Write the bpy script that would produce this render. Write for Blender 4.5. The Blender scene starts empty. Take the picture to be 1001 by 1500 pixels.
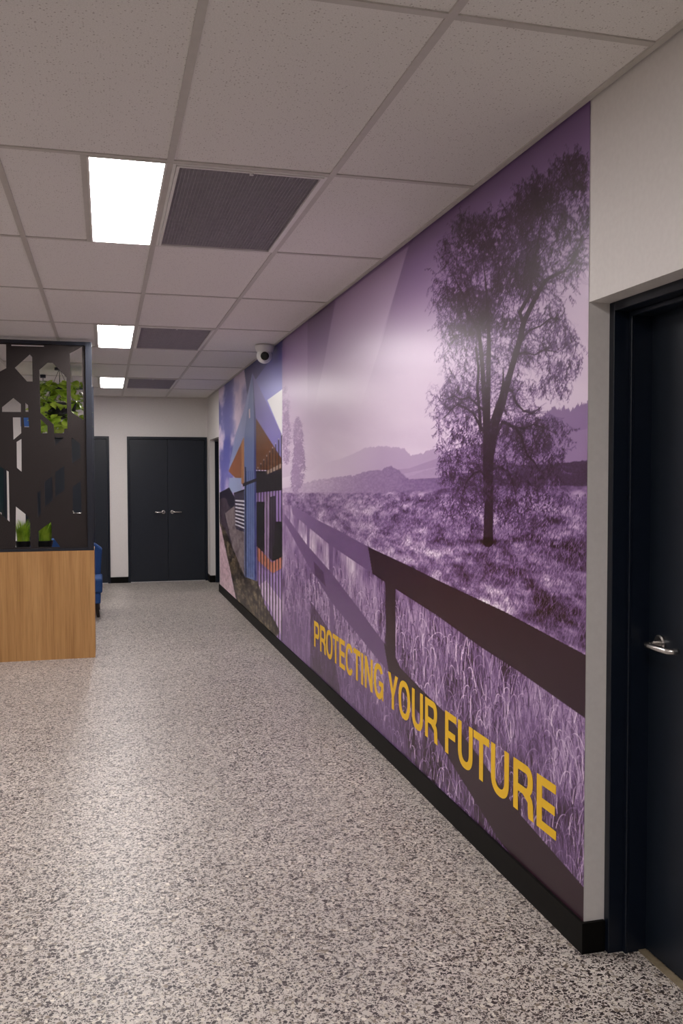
import bpy, bmesh, math, random
import numpy as np
from mathutils import Vector, Matrix
random.seed(7)
rng = np.random.default_rng(11)
C = bpy.context.scene.collection
S = bpy.context.scene

# ------------------------------------------------------------------ camera
F_PX, YAW, PITCH, ROLL = 1312.57, 0.2575, -0.0387, -0.0020
CAM = np.array([-1.4354, 0.0, 1.4925])
_fw = np.array([math.sin(YAW)*math.cos(PITCH), math.cos(YAW)*math.cos(PITCH), math.sin(PITCH)])
_rt0 = np.array([math.cos(YAW), -math.sin(YAW), 0.0]); _up0 = np.cross(_rt0, _fw)
_rt = _rt0*math.cos(ROLL) + _up0*math.sin(ROLL); _up = -_rt0*math.sin(ROLL) + _up0*math.cos(ROLL)
cd = bpy.data.cameras.new('camera'); cd.sensor_fit = 'VERTICAL'; cd.sensor_height = 36.0
cd.lens = 36.0*F_PX/1500.0; cd.clip_start = 0.05; cd.clip_end = 100
cam = bpy.data.objects.new('camera', cd); C.objects.link(cam)
cam.matrix_world = Matrix(((_rt[0], _up[0], -_fw[0], CAM[0]), (_rt[1], _up[1], -_fw[1], CAM[1]),
                           (_rt[2], _up[2], -_fw[2], CAM[2]), (0, 0, 0, 1)))
S.camera = cam

# ------------------------------------------------------------------ world, exposure
w = bpy.data.worlds.new('world'); S.world = w; w.use_nodes = True
w.node_tree.nodes['Background'].inputs[0].default_value = (0.0, 0.0, 0.0, 1)
w.node_tree.nodes['Background'].inputs[1].default_value = 0.0
S.view_settings.view_transform = 'Standard'; S.view_settings.look = 'None'
S.view_settings.gamma = 1.0; S.view_settings.use_curve_mapping = False
S.view_settings.exposure = 0.3
LIGHT = 32.5            # emission of the ceiling light panels

# ------------------------------------------------------------------ measures
H = 2.626              # ceiling
YF = 13.053            # far wall
XL, YB = -6.0, -3.5    # left wall, wall behind
ROW0, DT = 2.112, 1.2  # ceiling grid
COLS = [-0.5964-0.6*k for k in range(9)]
YM0, YM1 = 2.475, 11.685   # mural
SK = 0.098             # skirting height

def unproject(u, v, ax, val):
    """photo measure -> metres on a plane of the room"""
    d = _fw + _rt*(u-500.5)/F_PX - _up*(v-750)/F_PX
    t = (val-CAM[ax])/d[ax]
    return CAM + d*t

# ------------------------------------------------------------------ materials
M = {}
def mat(name, col=(0.8, 0.8, 0.8), rough=0.5, metal=0.0, spec=0.5, emit=None, es=0):
    m = bpy.data.materials.new(name); m.use_nodes = True
    b = m.node_tree.nodes['Principled BSDF']
    b.inputs['Base Color'].default_value = (*col, 1)
    b.inputs['Roughness'].default_value = rough
    b.inputs['Metallic'].default_value = metal
    b.inputs['Specular IOR Level'].default_value = spec
    if emit:
        b.inputs['Emission Color'].default_value = (*emit, 1)
        b.inputs['Emission Strength'].default_value = es
    M[name] = m
    return m
def nodes(m):
    nt = m.node_tree
    return nt, nt.nodes, nt.links, nt.nodes['Principled BSDF']
def ramp(n, stops, interp='LINEAR'):
    r = n.new('ShaderNodeValToRGB'); r.color_ramp.interpolation = interp
    e = r.color_ramp.elements
    while len(e) > 1: e.remove(e[-1])
    e[0].position = stops[0][0]; e[0].color = (*stops[0][1], 1)
    for p, c in stops[1:]:
        k = e.new(p); k.color = (*c, 1)
    return r
def objcoord(n, l, scale=(1, 1, 1)):
    g = n.new('ShaderNodeNewGeometry'); mp = n.new('ShaderNodeMapping')
    mp.inputs['Scale'].default_value = scale
    l.new(g.outputs['Position'], mp.inputs['Vector'])
    return mp.outputs['Vector']
def noise_mat(name, c0, c1, scale, rough=0.5, detail=4, bump=0.0, stretch=(1, 1, 1), spec=0.5, lo=0.35, hi=0.65):
    m = mat(name, c0, rough, spec=spec); nt, n, l, b = nodes(m)
    v = objcoord(n, l, stretch)
    t = n.new('ShaderNodeTexNoise'); t.inputs['Scale'].default_value = scale; t.inputs['Detail'].default_value = detail
    l.new(v, t.inputs['Vector'])
    r = ramp(n, [(lo, c0), (hi, c1)]); l.new(t.outputs['Fac'], r.inputs['Fac']); l.new(r.outputs['Color'], b.inputs['Base Color'])
    if bump:
        bp = n.new('ShaderNodeBump'); bp.inputs['Strength'].default_value = bump; bp.inputs['Distance'].default_value = 0.002
        l.new(t.outputs['Fac'], bp.inputs['Height']); l.new(bp.outputs['Normal'], b.inputs['Normal'])
    return m

noise_mat('wall_paint', (0.70, 0.67, 0.65), (0.73, 0.70, 0.68), 60, 0.55, bump=0.05)
noise_mat('door_paint', (0.0050, 0.0090, 0.0165), (0.0060, 0.0105, 0.019), 25, 0.42, bump=0.03, spec=0.45)
noise_mat('frame_paint', (0.0035, 0.0065, 0.014), (0.0045, 0.008, 0.0165), 25, 0.35, spec=0.35)
noise_mat('skirting_black', (0.003, 0.0028, 0.0025), (0.0045, 0.004, 0.0035), 30, 0.5, spec=0.1)
noise_mat('black_metal', (0.007, 0.009, 0.017), (0.009, 0.012, 0.022), 40, 0.3)
noise_mat('felt', (0.016, 0.0135, 0.0135), (0.080, 0.068, 0.065), 260, 0.95, detail=3, bump=0.4, stretch=(1, 1, 1.0), spec=0.1, lo=0.4, hi=0.72)
noise_mat('steel', (0.55, 0.53, 0.51), (0.62, 0.6, 0.58), 200, 0.25); M['steel'].node_tree.nodes['Principled BSDF'].inputs['Metallic'].default_value = 1
noise_mat('white_metal', (0.72, 0.70, 0.67), (0.75, 0.73, 0.70), 30, 0.4)
noise_mat('grid_metal', (0.50, 0.475, 0.44), (0.53, 0.50, 0.465), 30, 0.45)
noise_mat('white_plastic', (0.70, 0.69, 0.68), (0.73, 0.72, 0.71), 30, 0.35)
noise_mat('lens_black', (0.004, 0.004, 0.004), (0.006, 0.006, 0.006), 30, 0.1)
noise_mat('filter_grey', (0.075, 0.064, 0.092), (0.10, 0.085, 0.12), 90, 0.9)
noise_mat('lattice', (0.40, 0.37, 0.41), (0.45, 0.42, 0.46), 30, 0.5)
noise_mat('blue_fabric', (0.008, 0.045, 0.16), (0.014, 0.065, 0.22), 180, 0.85, bump=0.3)
noise_mat('dark_wood', (0.012, 0.007, 0.005), (0.02, 0.012, 0.008), 40, 0.4)
noise_mat('leaf', (0.22, 0.38, 0.02), (0.52, 0.68, 0.09), 9, 0.4, detail=2)
noise_mat('grass_leaf', (0.16, 0.32, 0.012), (0.40, 0.58, 0.04), 14, 0.45, detail=2)
noise_mat('pot_black', (0.008, 0.008, 0.009), (0.012, 0.012, 0.013), 40, 0.4)
noise_mat('threshold', (0.20, 0.16, 0.10), (0.26, 0.21, 0.14), 60, 0.5)
noise_mat('sign_blue', (0.03, 0.12, 0.42), (0.04, 0.15, 0.5), 12, 0.4)
noise_mat('sign_white', (0.7, 0.7, 0.7), (0.75, 0.75, 0.75), 12, 0.4)
noise_mat('letter_yellow', (0.83, 0.50, 0.012), (0.86, 0.53, 0.016), 30, 0.5)
m = mat('diffuser', (0.9, 0.9, 0.9), 0.4, emit=(1.0, 0.945, 0.915), es=LIGHT)
nt, n, l, b = nodes(m)
v = objcoord(n, l); tx = n.new('ShaderNodeTexNoise'); tx.inputs['Scale'].default_value = 3
l.new(v, tx.inputs['Vector']); r = ramp(n, [(0.3, (0.98, 0.92, 0.905)), (0.7, (1, 0.945, 0.93))])
l.new(tx.outputs['Fac'], r.inputs['Fac']); l.new(r.outputs['Color'], b.inputs['Emission Color'])
m = mat('glass_dark', (0.02, 0.035, 0.04), 0.08); nt, n, l, b = nodes(m)
tx = n.new('ShaderNodeTexNoise'); tx.inputs['Scale'].default_value = 2; l.new(objcoord(n, l), tx.inputs['Vector'])
r = ramp(n, [(0.3, (0.012, 0.022, 0.026)), (0.7, (0.02, 0.035, 0.04))]); l.new(tx.outputs['Fac'], r.inputs['Fac']); l.new(r.outputs['Color'], b.inputs['Base Color'])

# terrazzo floor: pale binder with dark, brown and cream chips
m = mat('terrazzo', (0.4, 0.38, 0.36), 0.38, spec=0.4); nt, n, l, b = nodes(m)
v = objcoord(n, l, (1, 1, 0))
wob = n.new('ShaderNodeTexNoise'); wob.inputs['Scale'].default_value = 90; wob.inputs['Detail'].default_value = 1; l.new(v, wob.inputs['Vector'])
mx = n.new('ShaderNodeMix'); mx.data_type = 'VECTOR'; mx.inputs[0].default_value = 0.012
l.new(v, mx.inputs[4]); l.new(wob.outputs['Color'], mx.inputs[5]); vv = mx.outputs[1]
def chips(scale, share, lo, hi):
    """angular chips: cells of a Voronoi net, each shrunk by its own margin; share = part of the cells that hold a chip"""
    a = n.new('ShaderNodeTexVoronoi'); a.inputs['Scale'].default_value = scale; l.new(vv, a.inputs['Vector'])
    e = n.new('ShaderNodeTexVoronoi'); e.feature = 'DISTANCE_TO_EDGE'; e.inputs['Scale'].default_value = scale; l.new(vv, e.inputs['Vector'])
    sp = n.new('ShaderNodeSeparateColor'); l.new(a.outputs['Color'], sp.inputs[0])
    mr = n.new('ShaderNodeMapRange'); mr.inputs['From Max'].default_value = share; mr.inputs['To Min'].default_value = lo; mr.inputs['To Max'].default_value = hi; mr.clamp = False
    l.new(sp.outputs[0], mr.inputs['Value'])
    gt = n.new('ShaderNodeMath'); gt.operation = 'GREATER_THAN'; l.new(e.outputs['Distance'], gt.inputs[0]); l.new(mr.outputs[0], gt.inputs[1])
    ls = n.new('ShaderNodeMath'); ls.operation = 'LESS_THAN'; l.new(sp.outputs[0], ls.inputs[0]); ls.inputs[1].default_value = share
    mu = n.new('ShaderNodeMath'); mu.operation = 'MULTIPLY'; l.new(gt.outputs[0], mu.inputs[0]); l.new(ls.outputs[0], mu.inputs[1])
    return mu.outputs[0], sp.outputs[1], sp.outputs[2]
def mixc(fac, a, c):
    k = n.new('ShaderNodeMix'); k.data_type = 'RGBA'; l.new(fac, k.inputs[0]); l.new(a, k.inputs[6])
    if isinstance(c, tuple): k.inputs[7].default_value = (*c, 1)
    else: l.new(c, k.inputs[7])
    return k.outputs[2]
big = n.new('ShaderNodeTexNoise'); big.inputs['Scale'].default_value = 1.6; big.inputs['Detail'].default_value = 3; l.new(v, big.inputs['Vector'])
br = ramp(n, [(0.3, (0.50, 0.46, 0.425)), (0.7, (0.58, 0.535, 0.49))]); l.new(big.outputs['Fac'], br.inputs['Fac'])
col = br.outputs['Color']
f1, g1, h1 = chips(150, 0.74, -0.02, 0.22)       # fine grit
r1 = ramp(n, [(0.0, (0.030, 0.023, 0.026)), (0.6, (0.075, 0.058, 0.055)), (0.85, (0.24, 0.20, 0.165)), (0.97, (0.62, 0.57, 0.50))]); l.new(g1, r1.inputs['Fac'])
col = mixc(f1, col, r1.outputs['Color'])
f2, g2, h2 = chips(80, 0.46, 0.03, 0.30)         # larger chips
r2 = ramp(n, [(0.0, (0.028, 0.022, 0.025)), (0.5, (0.06, 0.047, 0.046)), (0.66, (0.22, 0.18, 0.14)), (0.80, (0.46, 0.41, 0.34)), (1.0, (0.75, 0.70, 0.62))]); l.new(g2, r2.inputs['Fac'])
col = mixc(f2, col, r2.outputs['Color'])
l.new(col, b.inputs['Base Color'])

# acoustic ceiling tile: pale board with pin holes
m = mat('tile_board', (0.62, 0.6, 0.57), 0.9, spec=0.2); nt, n, l, b = nodes(m)
v = objcoord(n, l, (1, 1, 0))
a = n.new('ShaderNodeTexVoronoi'); a.inputs['Scale'].default_value = 120; l.new(v, a.inputs['Vector'])
sp = n.new('ShaderNodeSeparateColor'); l.new(a.outputs['Color'], sp.inputs[0])
mr = n.new('ShaderNodeMapRange'); mr.inputs['To Min'].default_value = -0.10; mr.inputs['To Max'].default_value = 0.34; l.new(sp.outputs[0], mr.inputs['Value'])
lt = n.new('ShaderNodeMath'); lt.operation = 'LESS_THAN'; l.new(a.outputs['Distance'], lt.inputs[0]); l.new(mr.outputs[0], lt.inputs[1])
fn = n.new('ShaderNodeTexNoise'); fn.inputs['Scale'].default_value = 240; fn.inputs['Detail'].default_value = 2; l.new(v, fn.inputs['Vector'])
fr = ramp(n, [(0.3, (0.70, 0.675, 0.65)), (0.7, (0.80, 0.775, 0.75))]); l.new(fn.outputs['Fac'], fr.inputs['Fac'])
l.new(mixc(lt.outputs[0], fr.outputs['Color'], (0.50, 0.465, 0.44)), b.inputs['Base Color'])

# oak veneer: vertical grain
m = mat('oak', (0.45, 0.26, 0.11), 0.45, spec=0.35); nt, n, l, b = nodes(m)
v = objcoord(n, l, (1, 1, 0.05))
t1 = n.new('ShaderNodeTexNoise'); t1.inputs['Scale'].default_value = 16; t1.inputs['Detail'].default_value = 6; t1.inputs['Roughness'].default_value = 0.65; l.new(v, t1.inputs['Vector'])
v2 = objcoord(n, l, (1, 1, 0.025))
t2 = n.new('ShaderNodeTexNoise'); t2.inputs['Scale'].default_value = 140; t2.inputs['Detail'].default_value = 3; l.new(v2, t2.inputs['Vector'])
r = ramp(n, [(0.28, (0.40, 0.205, 0.068)), (0.5, (0.52, 0.285, 0.105)), (0.72, (0.60, 0.35, 0.14))]); l.new(t1.outputs['Fac'], r.inputs['Fac'])
r3 = ramp(n, [(0.32, (0.72, 0.68, 0.62)), (0.55, (1, 1, 1))]); l.new(t2.outputs['Fac'], r3.inputs['Fac'])
k = n.new('ShaderNodeMix'); k.data_type = 'RGBA'; k.blend_type = 'MULTIPLY'; k.inputs[0].default_value = 0.6
l.new(r.outputs['Color'], k.inputs[6]); l.new(r3.outputs['Color'], k.inputs[7]); l.new(k.outputs[2], b.inputs['Base Color'])

# printed mural film: colours of the print sit on the mesh, satin laminate over it
m = mat('mural_print', (0.5, 0.5, 0.5), 0.32, spec=0.36); nt, n, l, b = nodes(m)
at = n.new('ShaderNodeAttribute'); at.attribute_name = 'print'; l.new(at.outputs['Color'], b.inputs['Base Color'])

# ------------------------------------------------------------------ mesh helpers
def box(bm, x0, x1, y0, y1, z0, z1):
    vs = [bm.verts.new(p) for p in ((x0, y0, z0), (x1, y0, z0), (x1, y1, z0), (x0, y1, z0), (x0, y0, z1), (x1, y0, z1), (x1, y1, z1), (x0, y1, z1))]
    for f in ((3, 2, 1, 0), (4, 5, 6, 7), (0, 1, 5, 4), (1, 2, 6, 5), (2, 3, 7, 6), (3, 0, 4, 7)):
        bm.faces.new([vs[i] for i in f])
def obj(name, bm, material, parent=None, smooth=False, bevel=0, seg=2):
    if bevel:
        bmesh.ops.bevel(bm, geom=[e for e in bm.edges], offset=bevel, segments=seg, profile=0.7, affect='EDGES', clamp_overlap=True)
    me = bpy.data.meshes.new(name); bm.normal_update(); bm.to_mesh(me); bm.free()
    me.materials.append(M[material])
    if smooth:
        for p in me.polygons: p.use_smooth = True
    o = bpy.data.objects.new(name, me); C.objects.link(o)
    if parent: o.parent = parent
    return o
def bx(name, material, parent, *r, bevel=0):
    bm = bmesh.new(); box(bm, *r); return obj(name, bm, material, parent, bevel=bevel)
def tag(o, label=None, cat=None, group=None, kind=None):
    if label: o['label'] = label
    if cat: o['category'] = cat
    if group: o['group'] = group
    if kind: o['kind'] = kind
    return o
def empty(name, loc=(0, 0, 0)):
    o = bpy.data.objects.new(name, None); C.objects.link(o); o.location = loc; o.empty_display_size = 0.1
    return o
def link_copy(src, name, loc, parent=None):
    o = src.copy(); o.name = name; C.objects.link(o); o.location = loc; o.parent = parent
    return o
def tube(bm, pts, rad, seg=10, caps=True):
    pts = [Vector(p) for p in pts]; rings = []
    rr = rad if isinstance(rad, (list, tuple)) else [rad]*len(pts)
    for i, p in enumerate(pts):
        t = (pts[min(i+1, len(pts)-1)]-pts[max(i-1, 0)]).normalized()
        a = Vector((0, 0, 1)) if abs(t.z) < 0.9 else Vector((1, 0, 0))
        s = t.cross(a).normalized(); q = s.cross(t).normalized()
        rings.append([bm.verts.new(p+(s*math.cos(k*2*math.pi/seg)+q*math.sin(k*2*math.pi/seg))*rr[i]) for k in range(seg)])
    for i in range(len(rings)-1):
        for k in range(seg):
            bm.faces.new((rings[i][k], rings[i][(k+1) % seg], rings[i+1][(k+1) % seg], rings[i+1][k]))
    if caps:
        bm.faces.new(list(reversed(rings[0]))); bm.faces.new(rings[-1])
def lathe(bm, prof, seg=28, axis='Z', loc=(0, 0, 0)):
    rings = []
    for r_, h_ in prof:
        ring = []
        for k in range(seg):
            a_ = 2*math.pi*k/seg; p = (r_*math.cos(a_), r_*math.sin(a_), h_)
            if axis == 'Y': p = (p[0], p[2], p[1])
            if axis == 'X': p = (p[2], p[0], p[1])
            ring.append(bm.verts.new((p[0]+loc[0], p[1]+loc[1], p[2]+loc[2])))
        rings.append(ring)
    for i in range(len(rings)-1):
        for k in range(seg):
            bm.faces.new((rings[i][k], rings[i][(k+1) % seg], rings[i+1][(k+1) % seg], rings[i+1][k]))
    bm.faces.new(rings[0]); bm.faces.new(rings[-1])
    bmesh.ops.recalc_face_normals(bm, faces=bm.faces)
def outline_mesh(name, loops, depth):
    """flat shape with holes (2D curve, extruded by depth) -> mesh in its local XY plane"""
    cu = bpy.data.curves.new(name, 'CURVE'); cu.dimensions = '2D'; cu.fill_mode = 'BOTH'; cu.extrude = depth/2
    for lp in loops:
        s = cu.splines.new('POLY'); s.points.add(len(lp)-1)
        for i, p in enumerate(lp): s.points[i].co = (p[0], p[1], 0, 1)
        s.use_cyclic_u = True
    o = bpy.data.objects.new(name, cu); C.objects.link(o)
    dg = bpy.context.evaluated_depsgraph_get()
    me = bpy.data.meshes.new_from_object(o.evaluated_get(dg)); me.name = name
    bpy.data.objects.remove(o); bpy.data.curves.remove(cu)
    return me

# ================================================================== the setting
o = bx('floor', 'terrazzo', None, XL-0.2, 0.4, YB-0.2, YF+0.3, -0.1, 0); tag(o, kind='structure')
# right wall with two recessed doorways
DOORWAYS = [(1.425, YM0), (11.735, 12.785)]
DZ = 2.025
bm = bmesh.new()
y = YB
for a_, b_ in DOORWAYS:
    box(bm, 0, 0.36, y, a_, 0, H+0.15); box(bm, 0, 0.36, a_, b_, DZ, H+0.15); box(bm, 0.28, 0.36, a_, b_, 0, DZ); y = b_  # last box: unseen plate behind the leaf, added to block light through its gaps
box(bm, 0, 0.36, y, YF, 0, H+0.15)
tag(obj('wall_right', bm, 'wall_paint'), kind='structure')
# far wall with door openings
FD = [(-2.506, -1.38), (-1.136, -0.010)]     # frames: two double doors
GD = (-3.78, -2.745)
bm = bmesh.new(); x = XL
for a_, b_ in [GD]+FD:
    box(bm, x, a_, YF, YF+0.25, 0, H+0.15); box(bm, a_, b_, YF, YF+0.25, 2.075, H+0.15); box(bm, a_, b_, YF+0.15, YF+0.25, 0, 2.075); x = b_  # last box: hidden backing added so no outside light leaks round the leaves
box(bm, x, 0.36, YF, YF+0.25, 0, H+0.15)
tag(obj('wall_far', bm, 'wall_paint'), kind='structure')
tag(bx('wall_left', 'wall_paint', None, XL-0.2, XL, YB-0.2, YF+0.25, 0, H+0.15), kind='structure')
tag(bx('wall_back', 'wall_paint', None, XL, 0.36, YB-0.2, YB, 0, H+0.15), kind='structure')
# skirtings
bm = bmesh.new()
box(bm, -0.012, 0, YB, DOORWAYS[0][0], 0, SK); 
box(bm, -0.012, 0, YM0-0.012, DOORWAYS[1][0], 0, SK); box(bm, -0.012, 0, DOORWAYS[1][1]-0.012, YF, 0, SK)
box(bm, 0, 0.068, YM0-0.012, YM0, 0, SK); box(bm, 0, 0.068, DOORWAYS[1][1]-0.012, DOORWAYS[1][1], 0, SK)
tag(obj('baseboard_right', bm, 'skirting_black'), kind='structure')
bm = bmesh.new(); box(bm, FD[0][1], FD[1][0], YF-0.012, YF, 0, 0.085); box(bm, GD[1], FD[0][0], YF-0.012, YF, 0, 0.085); box(bm, XL, GD[0], YF-0.012, YF, 0, 0.085)
box(bm, FD[1][1], -0.012, YF-0.012, YF, 0, 0.085)
tag(obj('baseboard_far', bm, 'skirting_black'), kind='structure')
bm = bmesh.new(); box(bm, XL, XL+0.012, YB, YF, 0, SK); tag(obj('baseboard_left', bm, 'skirting_black'), kind='structure')

# ------------------------------------------------------------------ ceiling: slab, tiles, grid bars
ceil = tag(bx('ceiling', 'filter_grey', None, XL, 0, YB, YF, H+0.12, H+0.15), kind='structure')
TZ = H+0.005
rows = [ROW0+DT*j for j in range(-5, 10)]
edgesX = [0.0]+COLS+[XL]
LIGHT_ROWS = (-2, 1, 4, 7)
LIGHT_COLS = (1, 5)            # columns with a half tile and a light panel
tile_me = {}
def tile(x0, x1, y0, y1):
    key = (round(x1-x0, 3), round(y1-y0, 3))
    if key not in tile_me:
        bm = bmesh.new(); box(bm, -key[0]/2+0.004, key[0]/2-0.004, -key[1]/2+0.004, key[1]/2-0.004, 0, 0.015)
        me = bpy.data.meshes.new('ceiling_tile'); bm.to_mesh(me); bm.free(); me.materials.append(M['tile_board']); tile_me[key] = me
    o = bpy.data.objects.new('ceiling_tile', tile_me[key]); C.objects.link(o)
    o.location = ((x0+x1)/2, (y0+y1)/2, TZ); o.parent = ceil
ye = [YB]+[r_ for r_ in rows if YB+0.05 < r_ < YF-0.05]+[YF]
BW = 0.012
light_spots, grille_spots = [], []
for jr in range(len(ye)-1):
    y0, y1 = ye[jr], ye[jr+1]
    j = round((y0-ROW0)/DT) if jr else -99
    for ic in range(len(edgesX)-1):
        x1, x0 = edgesX[ic], edgesX[ic+1]
        if j in LIGHT_ROWS and ic == 1:
            grille_spots.append((x0, x1, y0, y1)); continue
        if j in LIGHT_ROWS and ic in (2, 6):
            xm = x1-0.30; light_spots.append((xm, x1, y0, y1)); tile(x0, xm, y0, y1)
            bx('grid_bar', 'grid_metal', ceil, xm-BW, xm+BW, y0+BW, y1-BW, H, H+0.03); continue
        tile(x0, x1, y0, y1)
for x in COLS: bx('grid_bar', 'grid_metal', ceil, x-BW, x+BW, YB, YF-0.02, H, H+0.03)
for y in ye[1:-1]: bx('grid_bar', 'grid_metal', ceil, XL, -0.028, y-BW, y+BW, H+0.0006, H+0.03)
# perimeter angle with a shadow step along the mural wall
bm = bmesh.new(); box(bm, -0.030, -0.010, YB, YF, H-0.001, H+0.03); box(bm, -0.010, 0, YB, YF, H+0.012, H+0.03)
obj('perimeter_trim', bm, 'grid_metal', ceil)
bx('perimeter_trim', 'grid_metal', ceil, XL, -0.03, YF-0.022, YF, H-0.001, H+0.03)

# ------------------------------------------------------------------ doors
def lever(parent, pos, out, along, spring=1):
    """handle on a door face; out = outward normal, along = lever direction"""
    out, along = Vector(out), Vector(along); p = Vector(pos)
    e = empty('handle', pos); e.parent = parent
    bm = bmesh.new(); tube(bm, [out*0.0, out*0.008], 0.027, 24); tube(bm, [out*0.008, out*0.011], [0.027, 0.022], 24)
    obj('rose', bm, 'steel', e, smooth=False)
    bm = bmesh.new()
    pts = [out*0.01, out*0.042, out*0.052+along*0.004, out*0.058+along*0.014, out*0.06+along*0.03, out*0.06+along*0.105, out*0.056+along*0.117, out*0.046+along*0.124, out*0.030+along*0.126]
    tube(bm, pts, 0.0095, 12); obj('lever', bm, 'steel', e, smooth=True)
    return e
def side_door(name, y0, y1, label_door):
    """recessed door in the right wall, hinged at the low-Y side"""
    root = tag(empty(name, (0.07, (y0+y1)/2, 0)), kind='structure')
    fx = 0.07; ft = 0.028
    def P(nm, mt, *r, bevel=0):
        o = bx(nm, mt, None, *r, bevel=bevel); o.parent = root; o.matrix_parent_inverse = Matrix.Translation(-root.location); return o
    bm = bmesh.new()
    for a_, b_, s in ((y1-ft, y1, 1), (y0, y0+ft, -1)):
        box(bm, fx, fx+0.17, a_, b_, 0, DZ)
    box(bm, fx, fx+0.17, y0+ft, y1-ft, DZ-ft, DZ)
    # stop bead: a shallow step half way into the rebate
    st = 0.012
    box(bm, fx+0.055, fx+0.135, y1-ft-st, y1-ft, 0, DZ-ft); box(bm, fx+0.055, fx+0.135, y0+ft, y0+ft+st, 0, DZ-ft)
    box(bm, fx+0.055, fx+0.135, y0+ft+st, y1-ft-st, DZ-ft-st, DZ-ft)
    # slim raised bead on the edge of the stop
    box(bm, fx+0.050, fx+0.060, y1-ft-st-0.004, y1-ft, 0, DZ-ft); box(bm, fx+0.050, fx+0.060, y0+ft+st, y1-ft-st, DZ-ft-st-0.004, DZ-ft)
    f = obj('frame', bm, 'frame_paint', bevel=0.0018, seg=1); f.parent = root; f.matrix_parent_inverse = Matrix.Translation(-root.location)
    leaf = P('leaf', 'door_paint', fx+0.125, fx+0.165, y0+ft+0.003, y1-ft-0.003, 0.008, DZ-ft-0.003)
    P('threshold', 'threshold', fx+0.10, fx+0.125, y0+ft, y1-ft, 0, 0.006)
    h = lever(None, (fx+0.125, y1-ft-0.075, 0.985), (-1, 0, 0), (0, -1, 0)); h.parent = leaf
    return root
side_door('door_1', *DOORWAYS[0], 'near')
side_door('door_2', *DOORWAYS[1], 'far')
def far_door(name, x0, x1, leaves, handles, matl='door_paint'):
    root = tag(empty(name, ((x0+x1)/2, YF, 0)), kind='structure'); inv = Matrix.Translation(-root.location)
    top = 2.075; ft = 0.035
    bm = bmesh.new()
    box(bm, x0-0.0, x0+ft, YF-0.012, YF+0.12, 0, top); box(bm, x1-ft, x1, YF-0.012, YF+0.12, 0, top); box(bm, x0+ft, x1-ft, YF-0.012, YF+0.12, top-ft, top)
    f = obj('frame', bm, 'frame_paint'); f.parent = root; f.matrix_parent_inverse = inv
    n_ = leaves; wl = (x1-x0-2*ft)/n_
    for i in range(n_):
        a_, b_ = x0+ft+i*wl+0.002, x0+ft+(i+1)*wl-0.002
        lf = bx('leaf', matl, None, a_, b_, YF+0.01, YF+0.05, 0.008, top-ft-0.003); lf.parent = root; lf.matrix_parent_inverse = inv
        if handles[i]:
            hx = b_-0.06 if handles[i] > 0 else a_+0.06
            h = lever(None, (hx, YF+0.01, 1.0), (0, -1, 0), (-handles[i], 0, 0)); h.parent = lf
    t_ = bx('threshold', 'sign_white', None, x0+ft, x1-ft, YF-0.008, YF+0.05, 0, 0.004); t_.parent = root; t_.matrix_parent_inverse = inv
    return root
far_door('door_3', *FD[1], 2, (1, -1))
far_door('door_4', *FD[0], 2, (1, -1))
far_door('door_5', *GD, 1, (1,), 'glass_dark')

# ================================================================== mural
#MURAL_BEGIN
MC, MR = 700, 1000                     # vertices of the print across and up
_yy = np.linspace(YM1, YM0, 4000)
def project(Y, Z):
    d0 = -CAM[0]; dy = Y-CAM[1]; dz = Z-CAM[2]
    zc = d0*_fw[0]+dy*_fw[1]+dz*_fw[2]
    return (500.5+F_PX*(d0*_rt[0]+dy*_rt[1]+dz*_rt[2])/zc, 750-F_PX*(d0*_up[0]+dy*_up[1]+dz*_up[2])/zc)
_su = project(_yy, np.full_like(_yy, 1.3))[0]
YC = np.interp(np.linspace(_su[0], _su[-1], MC), _su, _yy)      # column positions, finer toward the near end
ZR = np.linspace(SK, H+0.012, MR)
Yg, Zg = np.meshgrid(YC, ZR)
U, V = project(Yg, Zg)                 # measured photo frame of every print point
def to_cr(u, v):
    """photo measure -> column, row of the print"""
    u = np.asarray(u, float); v = np.asarray(v, float)
    d = [_fw[i] + _rt[i]*(u-500.5)/F_PX - _up[i]*(v-750)/F_PX for i in range(3)]
    t_ = -CAM[0]/d[0]
    return yz_cr(CAM[1]+d[1]*t_, CAM[2]+d[2]*t_)
def yz_cr(Y, Z):
    c = np.interp(-Y, -YC, np.arange(MC), left=-9, right=MC+9); r_ = (Z-ZR[0])/(ZR[-1]-ZR[0])*(MR-1)
    return c, r_
def sm(x, a_, b_):
    t_ = np.clip((x-a_)/(b_-a_), 0, 1); return t_*t_*(3-2*t_)
def vnoise(x, y, seed):
    g = np.random.default_rng(seed).random((256, 256))
    xi = np.floor(x).astype(int); yi = np.floor(y).astype(int); fx = x-xi; fy = y-yi
    fx = fx*fx*(3-2*fx); fy = fy*fy*(3-2*fy)
    a_ = g[yi % 256, xi % 256]; b_ = g[yi % 256, (xi+1) % 256]; c_ = g[(yi+1) % 256, xi % 256]; d_ = g[(yi+1) % 256, (xi+1) % 256]
    return (a_*(1-fx)+b_*fx)*(1-fy)+(c_*(1-fx)+d_*fx)*fy
def fbm(x, y, seed, oc=4, gain=0.5):
    s = 0; a_ = 1; tot = 0
    for k in range(oc):
        s = s+a_*vnoise(x*2**k, y*2**k, seed+k); tot += a_; a_ *= gain
    return s/tot
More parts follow.
